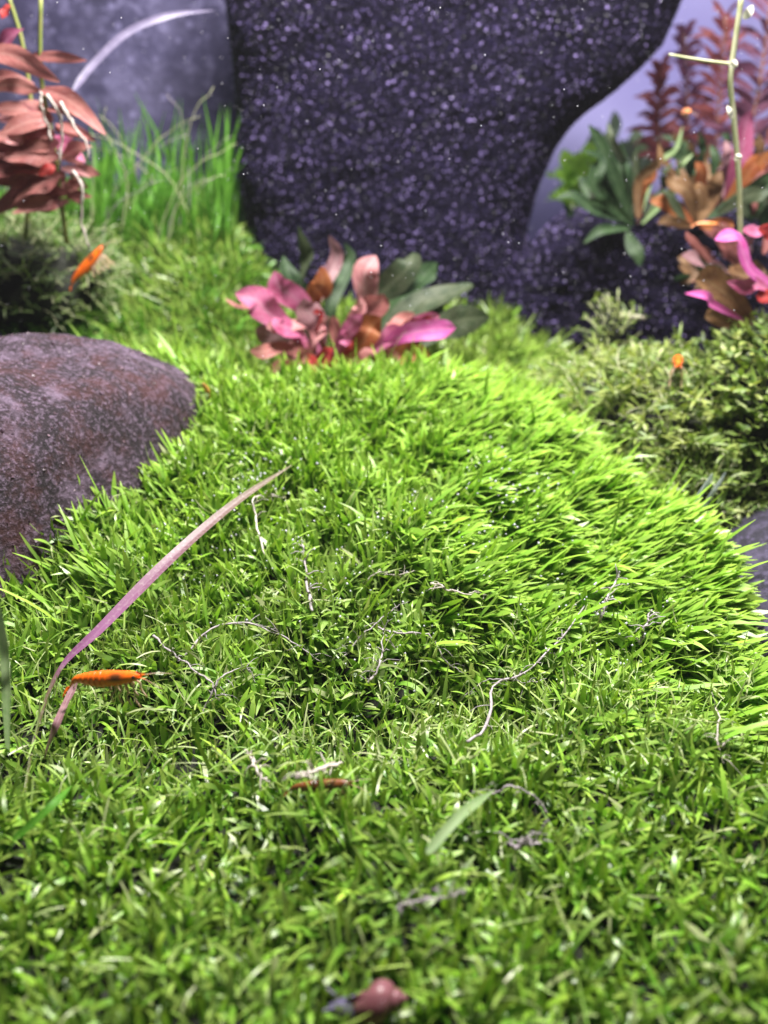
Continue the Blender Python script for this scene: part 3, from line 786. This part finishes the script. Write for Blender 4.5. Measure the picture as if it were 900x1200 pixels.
def feather_stem(root, pts, Yb, mk, span, n=26):
    P = [at(a, b, Yb) for a, b in pts]
    tube('stem', P, .0011, .0007, M['stem_red'], root)
    C = crv(P, n + 1)
    for i in range(2, n + 1):
        s = i / n
        for sd in (-1, 1):
            ln = span * Yb / F * (1 - .55 * s) * random.uniform(.55, 1.25)
            b = Vector(C[i]); d = Vector((sd * .9, random.gauss(0, .6), .25 + .5 * s + random.gauss(0, .28))).normalized()
            leaf(root, [b, b + d * ln * .5 + Vector((0, 0, .002)), b + d * ln], .0042, hint_rand(.3, .5), M[mk], 'leaflet', prof='oval', nu=5, nv=3, ruffle=.05)
feathers = [([(838, 230), (842, 130), (850, 20)], .63, 'feather', 58, 'red feathery stem plant tapering upward before the lavender rear panel'),
            ([(775, 200), (772, 140), (774, 82)], .64, 'feather', 38, 'short rusty feathery stem beside the shoulder of the tall black rock'),
            ([(868, 190), (888, 110), (905, -10)], .60, 'feather_purple', 64, 'purple feathery stem leaning away behind the thin pale stalk'),
            ([(808, 210), (806, 130), (802, 40)], .65, 'feather_purple', 38, 'dim plum feathery stem behind the red feathery one')]
for pts, Yb, mk, span, lab in feathers:
    rt = thing('feathery_plant', at(*pts[0], Yb), lab, 'plant', 'feathery plants before the rear panel')
    feather_stem(rt, pts, Yb, mk, span)

def stalk():
    Yb = .40
    root = thing('flower_stalk', at(868, 285, Yb), 'thin pale olive stalk with white buds rising above the magenta leaves', 'stalk')
    tube('stem', [at(868, 290, Yb), at(866, 210, Yb), at(860, 140, Yb), at(856, 95, Yb), at(860, 60, Yb), at(870, -10, Yb)], .0012, .0011, M['stem_pale'], root, n=24)
    tube('side_shoot', [at(858, 75, Yb), at(825, 71, Yb), at(784, 64, Yb)], .0007, .0005, M['stem_pale'], root)
    for (x0, y0, x1, y1, w) in ((871, 22, 882, 6, 9), (858, 140, 852, 124, 7), (862, 188, 866, 180, 8), (856, 80, 862, 70, 8)):
        leaf(root, [at(x0, y0, Yb - .002), at((x0 + x1) / 2 + 1, (y0 + y1) / 2, Yb - .004), at(x1, y1, Yb - .003)], w * Yb / F, TOCAM, M['bud'], 'bud', nu=7, nv=3)
stalk()

# ------------------------------------------------------------------ loose strap leaves
def strap_leaf(name, label, pts3, width, mat, hint=(0, -.6, 1), fold=.25, nu=22, twist=0, prof='strap'):
    root = thing(name, pts3[0], label, 'leaf')
    leaf(root, pts3, width, hint, mat, 'blade', prof=prof, nu=nu, fold=fold, ruffle=.06, twist=twist)
    return root
o = strap_leaf('strap_leaf', 'long purple strap leaf arching over the carpet above the orange shrimp',
    [onground(28, 935, .004), at(42, 860, .190), at(70, 785, .205), at(120, 735, .215), at(200, 655, .238), at(275, 590, .265), at(342, 545, .29)], .0039, M['strap'], prof='lance', nu=34)
strap_leaf('strap_leaf', 'thin mauve strap leaf hanging under the swimming orange shrimp', [onground(52, 890, .004), at(66, 850, .178), at(82, 815, .195), at(94, 792, .20)], .0022, M['mauve'])
strap_leaf('strap_leaf', 'pale green upright strap leaf beside the brown boulder foot', [onground(10, 885, .004), at(8, 820, .165), at(5, 760, .168), at(-4, 690, .172)], .0022, M['pale_green'], hint=(.2, -1, .9))
strap_leaf('strap_leaf', 'olive bent strap leaf lying in the front carpet', [onground(15, 985, .008), onground(60, 945, .013), onground(85, 920, .012)], .0018, M['tuft'])
strap_leaf('arched_leaf', 'bleached lilac arched leaf trailing from the tall black rock', [at(86, 106, .47), at(110, 75, .48), at(150, 38, .49), at(200, 18, .50), at(252, 12, .515)], .0034, M['arch'], hint=(0, -1, .2))
for i, (pts, lab) in enumerate((([(835, 555), (818, 580), (798, 612)], 'bleached clear leaf leaning toward the carpet from the small leaved bush'),
                ([(850, 553), (826, 590), (817, 620), (816, 655)], 'longer bleached clear leaf hanging before the slate violet stone'))):
    strap_leaf('bleached_leaf', lab, [at(a, b, .315 - .006 * k) for k, (a, b) in enumerate(pts)], .0042, M['clear_leaf'], hint=(.9, -.5, .2))
strap_leaf('bleached_leaf', 'pale broad dying leaf lying flat in the front carpet', [onground(500, 1000, .008), onground(540, 955, .016), onground(580, 925, .012)], .0022, M['pale_green'])

# ------------------------------------------------------------------ dead roots and runners
strands = [
 ('white branching root caught beside the tip of the purple strap leaf', [(312, 650), (302, 610), (300, 585), (335, 583)], .0007, 'root'),
 ('grey runner arching over the hollow in the carpet', [(215, 770), (250, 738), (300, 732), (345, 752), (378, 778)], .0006, 'dead'),
 ('grey root dropping into the hollow under the shrimp legs', [(180, 745), (205, 772), (245, 800), (258, 822)], .0006, 'dead'),
 ('bent grey root below the arching runner', [(238, 835), (262, 800), (285, 783), (300, 800)], .0005, 'dead'),
 ('white root lying on the mound like a comma', [(505, 685), (530, 692), (575, 700)], .0007, 'root'),
 ('forked grey root across the hollow beside the white comma root', [(440, 735), (470, 745), (500, 742), (520, 775), (545, 790)], .0006, 'dead'),
 ('short grey root standing at the lip of the hollow', [(430, 800), (445, 775), (450, 735)], .0007, 'dead'),
 ('thick pale grey runner climbing the middle of the carpet', [(548, 868), (572, 845), (580, 800), (620, 785), (655, 750), (685, 710)], .0008, 'dead'),
 ('thin grey side root crossing the thick pale runner', [(540, 822), (575, 800), (612, 800), (640, 795)], .0004, 'dead'),
 ('white elbow shaped root beside the half hidden brown shrimp', [(400, 893), (358, 905), (370, 918)], .0008, 'root'),
 ('white straight root fragment before the elbow shaped root', [(292, 880), (303, 900), (315, 918)], .0009, 'root'),
 ('mauve upright dead shoot on the mound', [(366, 715), (358, 670), (352, 625)], .0010, 'dead'),
 ('thin grey dead shoot leaning over the combed blades', [(703, 735), (712, 705), (726, 670)], .0010, 'dead'),
 ('short grey dead shoot on the combed blades', [(748, 755), (756, 735), (764, 715)], .0010, 'dead'),
 ('pale thin root hanging on the carpet below the stone', [(838, 830), (842, 860), (850, 895)], .0004, 'root'),
 ('grey runner curling out of the front carpet', [(640, 955), (600, 925), (560, 935)], .0005, 'dead'),
 ('dark grey twig lying in the front carpet', [(598, 988), (615, 986), (634, 987)], .0009, 'dead'),
 ('white wisp of root trailing off the bush over the stone', [(846, 618), (858, 632), (870, 640)], .0004, 'root'),
 ('grey root sprawled on the front carpet', [(465, 1064), (490, 1060), (520, 1056), (545, 1045)], .0006, 'dead'),
 ('fine grey root across the hollow behind the forked root', [(400, 770), (425, 748), (455, 725), (478, 705)], .0004, 'dead'),
 ('fine pale root looped on the mound beside the dead shoot', [(430, 685), (445, 670), (470, 676), (490, 668)], .0004, 'root'),
]
for lab, pts, r, mk in strands:
    P = []
    for k, (a, b) in enumerate(pts):
        P.append(onground(a, b, .0085 + (.0035 if 0 < k < len(pts) - 1 else 0)))
    root = thing('root_strand', P[0], lab, 'root', 'dead roots strewn over the carpet')
    tube('strand', P, r * .60, r * .26, M[mk], root, n=30, k=5, wob=.00026)
    C = crv(P, 12)
    for q in range(random.randint(7, 13)):            # side hairs
        a = Vector(C[random.randint(1, 10)]); d = Vector((random.gauss(0, 1), random.gauss(0, .6), random.gauss(.2, .6))).normalized()
        ln = random.uniform(.002, .007)
        tube('root_hair', [a, a + d * ln * .5 + Vector((0, 0, .001)), a + d * ln], r * .26, r * .12, M[mk], root, n=6, k=4, wob=.0002)

# fine litter of withered thread-like fragments
def threads():
    n = 3200
    bx = RNG.uniform(-.125, .125, n); by = np.where(RNG.random(n) < .55, RNG.normal(.205, .022, n), RNG.uniform(.09, .34, n))
    B = np.stack([bx, by, ground(bx, by) + .0075], 1)
    ok = (B[:, 0] < .115) & ~((B[:, 0] > -.02) & (B[:, 1] > .235) & (RNG.random(n) < .9)) & ~in_boulder(B[:, 0], B[:, 1])
    B = B[ok]; n = len(B)
    V, Q, A = blades(B, RNG.uniform(.004, .011, n), RNG.uniform(.00022, .0006, n), RNG.uniform(0, 6.28, n), RNG.uniform(.5, 1.5, n), RNG.normal(0, 1.4, n), RNG.normal(0, 1, n), RNG.uniform(.5, 1, n), RNG.uniform(.2, 1.0, n), prof=np.array([.8, 1, 1, .9, .4]))
    tag(big_mesh('plant_litter', V, Q, M['carpet'], None, A), 'fine withered threads of plant litter caught in the carpet', kind='stuff')
threads()
def specks(name, P, r, mat, label):
    n = len(P)
    o = np.array([(1, 0, 0), (-1, 0, 0), (0, 1, 0), (0, -1, 0), (0, 0, 1), (0, 0, -1)], float)
    f = np.array([(0, 2, 4), (2, 1, 4), (1, 3, 4), (3, 0, 4), (2, 0, 5), (1, 2, 5), (3, 1, 5), (0, 3, 5)])
    V = (P[:, None] + o[None] * r[:, None, None]).reshape(-1, 3); Q = (np.arange(n)[:, None, None] * 6 + f[None]).reshape(-1, 3)
    return tag(big_mesh(name, V, Q, mat, None), label, kind='stuff')
n = 480
cx = RNG.choice([(-.02, .255), (.03, .27), (.045, .285), (-.045, .30), (-.06, .26), (.07, .23), (0, .225)], n)
P = np.stack([cx[:, 0] + RNG.normal(0, .012, n), cx[:, 1] + RNG.normal(0, .012, n), np.zeros(n)], 1)
P[:, 2] = ground(P[:, 0], P[:, 1]) + RNG.uniform(.007, .013, n)
specks('air_bubbles', P, RNG.uniform(.00020, .00055, n), M['bubble'], 'tiny pearl bubbles clinging to the carpet blades')
n = 1900
P = np.stack([RNG.uniform(-.34, .34, n), RNG.uniform(.30, .56, n), RNG.uniform(.02, .24, n)], 1)
P = P[P[:, 2] > ground(P[:, 0], P[:, 1]) + .02]
specks('suspended_dust', P, RNG.uniform(.00010, .00026, len(P)), M['dust'], 'fine pale specks suspended in the water')

# ------------------------------------------------------------------ shrimps
def shrimp(label, head, tail, mat, droop=.12, legs=True, roll=0, group='orange shrimps'):
    """head and tail: world points. Local x runs from tail to head, z is the back."""
    head, tail = Vector(head), Vector(tail)
    L = (head - tail).length
    root = thing('shrimp', (head + tail) / 2, label, 'shrimp', group)
    ax = (head - tail).normalized(); up = Vector((0, 0, 1)) if abs(ax.z) < .8 else Vector((0, -1, 0))
    side = up.cross(ax).normalized(); up = ax.cross(side).normalized()
    Mx = Matrix((ax, side, up)).transposed()
    if roll: Mx = Mx @ Matrix.Rotation(roll, 3, 'X')
    def W(p): return (Mx @ Vector(p)) * L
    # x, z-centre, half width, half height (scaled below)
    st = [(.50, .018, .006, .008), (.475, .014, .020, .022), (.43, .008, .036, .038), (.37, .004, .048, .050), (.30, 0, .056, .058), (.22, -.004, .064, .068), (.13, -.008, .068, .074),
          (.06, -.010, .066, .074), (0, -.014, .066, .078), (-.06, -.014, .062, .076), (-.12, -.010, .058, .070), (-.18, -.006, .052, .060), (-.24, -.002, .045, .050),
          (-.30, -.002, .037, .041), (-.35, -.008, .030, .034), (-.40, -.020 - droop * .12, .023, .026), (-.44, -.034 - droop * .3, .015, .016), (-.47, -.046 - droop * .45, .006, .007)]
    xs = np.array(st); xs[:, 2:] *= 1.3; nn = 120
    u = np.linspace(0, len(st) - 1, nn)
    S = np.stack([np.interp(u, np.arange(len(st)), xs[:, c]) for c in range(4)], 1)
    V = []; Fc = []; spot = []; seam = []; k = 16
    for i, (x, z, w, h) in enumerate(S):
        sm = 0
        if x < .08 and x > -.42:
            ph = ((.08 - x) / .075) % 1.0
            sm = max(0, 1 - min(ph, 1 - ph) * 5); w *= 1.07 - .14 * ph; h *= 1.06 - .12 * ph
        for j in range(k):
            a = 2 * math.pi * j / k
            yy = math.cos(a) * w; zz = z + math.sin(a) * h * (1.0 if math.sin(a) > 0 else .92)
            V.append(W((x, yy, zz))[:]); seam.append(sm)
            d = ((x - .20) / .085) ** 2 + ((zz - .046) / .040) ** 2
            spot.append(min(1, 1.5 * math.exp(-d * 1.2)) * (abs(math.cos(a)) > .25))
    for i in range(nn - 1):
        for j in range(k): Fc.append((i * k + j, i * k + (j + 1) % k, (i + 1) * k + (j + 1) % k, (i + 1) * k + j))
    Fc.append(tuple(range(k))[::-1]); Fc.append(tuple((nn - 1) * k + j for j in range(k)))
    zero = np.zeros(3)
    new_mesh('body', V, Fc, mat, root, attrs={'spot': spot, 'seam': seam}, origin=zero)
    def flat(name, pts, w, m, hint):
        Vv, Ff, t, v = leaf_data([W(p) for p in pts], w * L, hint, prof='oval', nu=7, nv=3, ruffle=0)
        z = np.zeros(len(Vv))
        new_mesh(name, Vv, Ff, m, root, attrs={'spot': z, 'seam': z, 't': t, 'v': v}, origin=zero)
    tz = -.044 - droop * .42
    for a in (-.5, -.25, 0, .25, .5):
        flat('tail_fin', [(-.45, 0, tz + .008), (-.50, a * .05, tz - .02), (-.555, a * .13, tz - .045 - droop * .3)], .045, mat, Mx @ Vector((.4, 0, 1)))
    flat('rostrum', [(.38, 0, .055), (.47, 0, .046), (.56, 0, .052)], .028, mat, Mx @ Vector((0, 1, .2)))
    for s in (-1, 1):
        flat('antenna_scale', [(.43, s * .02, .012), (.48, s * .03, .006), (.56, s * .04, -.006)], .036, mat, Mx @ Vector((0, .5, 1)))
        e, ef, _, _ = None, None, None, None
        c = Vector((.415, s * .050, .026)); rr = .021
        EV = []; EF = []
        for i in range(7):
            for j in range(8):
                th = math.pi * i / 6; ph = 2 * math.pi * j / 8
                EV.append(W(c + Vector((math.sin(th) * math.cos(ph), math.sin(th) * math.sin(ph), math.cos(th))) * rr)[:])
        for i in range(6):
            for j in range(8): EF.append((i * 8 + j, i * 8 + (j + 1) % 8, (i + 1) * 8 + (j + 1) % 8, (i + 1) * 8 + j))
        new_mesh('eye', EV, EF, M['eye'], root, origin=zero)
        tube('antenna', [W((.46, s * .015, .0)), W((.60, s * .07, -.01)), W((.78, s * .14, -.07))], .006 * L, .003 * L, M['shrimp_leg'], root, n=10, k=4, origin=zero)
        if legs:
            for q in range(5):
                x = .34 - q * .065
                tube('leg', [W((x, s * .035, -.05)), W((x + .05 - q * .012, s * .07, -.13)), W((x + .03 - q * .03, s * .085, -.24 + .02 * q)), W((x + .07 - q * .04, s * .09, -.36 + .03 * q))], .015 * L, .009 * L, M['shrimp_leg'], root, n=9, k=4, origin=zero)
            for q in range(4):
                x = .02 - q * .075
                flat('swimmeret', [(x, s * .03, -.07 + .01 * q), (x - .02, s * .035, -.10 + .012 * q), (x - .045, s * .03, -.125 + .016 * q)], .022, mat, Mx @ Vector((0, 1, .2)))
    return root
shrimp('bright orange shrimp with a dark belly spot swimming above the front carpet', at(167, 793, .182), at(75, 796, .186), M['shrimp'], droop=.16)
shrimp('orange shrimp climbing at a slant before the rear turf', at(121, 290, .43), at(80, 334, .425), M['shrimp'], droop=.0)
shrimp('peach shrimp facing out of the turf beside the boulder', onground(240, 446, .022) + Vector((0, -.004, .0)), onground(246, 462, .014), M['shrimp_peach'], droop=.0, legs=False)
shrimp('orange shrimp seen end on atop the wispy bush', at(790, 424, .365) + Vector((0, -.006, 0)), at(794, 418, .385), M['shrimp'], droop=.05)
shrimp('brown orange shrimp half hidden between the front blades', onground(412, 918, .0080), onground(334, 923, .0070), M['shrimp_brown'], droop=.05)
shrimp('pale orange shrimp hanging head on above the fan plant', at(803, 131, .52) + Vector((0, -.008, 0)), at(800, 132, .535), M['shrimp_peach'], droop=.0, legs=False)
shrimp('small pale orange shrimp on the bronze leaves beside the thin stalk', at(842, 263, .455), at(812, 262, .455), M['shrimp_peach'], droop=.05, legs=False)

# ------------------------------------------------------------------ snail
def snail():
    c = onground(438, 1186, .0055)
    root = thing('snail', c, 'small snail with a pink brown shell in the front carpet', 'snail')
    M['shell'] = leaf_material('pink_brown_shell', (.14, .050, .055), (.22, .085, .10), (.08, .035, .055), rough=.35, tr=0.0)
    M['foot'] = plain('blue_grey_foot', (.07, .06, .11), .4, (.12, .11, .18), 600)
    nt_, k = 90, 16
    V = []; Fc = []
    for i in range(nt_):
        s = i / (nt_ - 1); a = s * 2 * math.pi * 3.6 + 1.0
        g = math.exp(-2.5 * (1 - s))
        R = .0019 * g; r = .0025 * g
        cx_ = .0062 * (1 - g); q = Vector((cx_, math.cos(a) * R * .72, math.sin(a) * R * .72))
        er = Vector((0, math.cos(a), math.sin(a))); ex = Vector((1, 0, 0))
        for j in range(k):
            b = 2 * math.pi * j / k
            p = (q + er * math.cos(b) * r + ex * math.sin(b) * r * 1.15) * 1.3
            V.append((p + Vector((-.0012, 0, .0042)))[:])
    for i in range(nt_ - 1):
        for j in range(k): Fc.append((i * k + j, (i + 1) * k + j, (i + 1) * k + (j + 1) % k, i * k + (j + 1) % k))
    Fc.append(tuple(range(k))); Fc.append(tuple((nt_ - 1) * k + j for j in range(k))[::-1])
    new_mesh('shell', V, Fc, M['shell'], root, origin=np.zeros(3), attrs={'t': np.repeat(np.linspace(0, 3, nt_), k), 'v': np.full(nt_ * k, .5)})
    V = []; Fc = []; n, k = 20, 14
    for i in range(n):
        s = i / (n - 1); x = .004 - s * .0125
        w = .0024 * math.sin(math.pi * (s * .92 + .04)) ** .55; h = .0022 * (math.sin(math.pi * (s * .9 + .05)) ** .6)
        for j in range(k):
            a = 2 * math.pi * j / k
            V.append((x, math.cos(a) * w, .0012 + math.sin(a) * h * (1 if math.sin(a) > 0 else .4)))
    for i in range(n - 1):
        for j in range(k): Fc.append((i * k + j, i * k + (j + 1) % k, (i + 1) * k + (j + 1) % k, (i + 1) * k + j))
    Fc.append(tuple(range(k))[::-1]); Fc.append(tuple((n - 1) * k + j for j in range(k)))
    new_mesh('foot', V, Fc, M['foot'], root, origin=np.zeros(3))
    for s in (-1, 1):
        tube('tentacle', [Vector((-.0072, s * .0012, .003)), Vector((-.009, s * .0022, .0038)), Vector((-.0105, s * .003, .0034))], .0004, .00015, M['foot'], root, n=8, k=5, origin=np.zeros(3))
snail()
# white twig on the low rock
rt = thing('twig', at(727, 369, .46), 'short white twig lodged on the low black rock', 'twig')
tube('strand', [at(727, 369, .46), at(740, 371, .458), at(756, 373, .46)], .0011, .0009, M['root'], rt, n=8, k=6, wob=.0002)

# ------------------------------------------------------------------ faintly milky water
def haze_box():
    x0, x1, y0, y1, z0, z1 = -.69, .69, -.05, .785, -.098, .40
    V = [(x0, y0, z0), (x1, y0, z0), (x1, y1, z0), (x0, y1, z0), (x0, y0, z1), (x1, y0, z1), (x1, y1, z1), (x0, y1, z1)]
    m = bpy.data.materials.new('milky_water'); m.use_nodes = True
    nt = m.node_tree; nt.nodes.remove(nt.nodes['Principled BSDF'])
    pv = nt.nodes.new('ShaderNodeVolumePrincipled'); pv.inputs['Color'].default_value = (.86, .86, .95, 1); pv.inputs['Density'].default_value = .016
    nt.links.new(pv.outputs[0], nt.nodes['Material Output'].inputs['Volume'])
    o = new_mesh('haze', V, [(0, 3, 2, 1), (4, 5, 6, 7), (0, 1, 5, 4), (1, 2, 6, 5), (2, 3, 7, 6), (3, 0, 4, 7)], m, smooth=False)
    tag(o, 'faintly milky water filling the tank', kind='stuff')
haze_box()
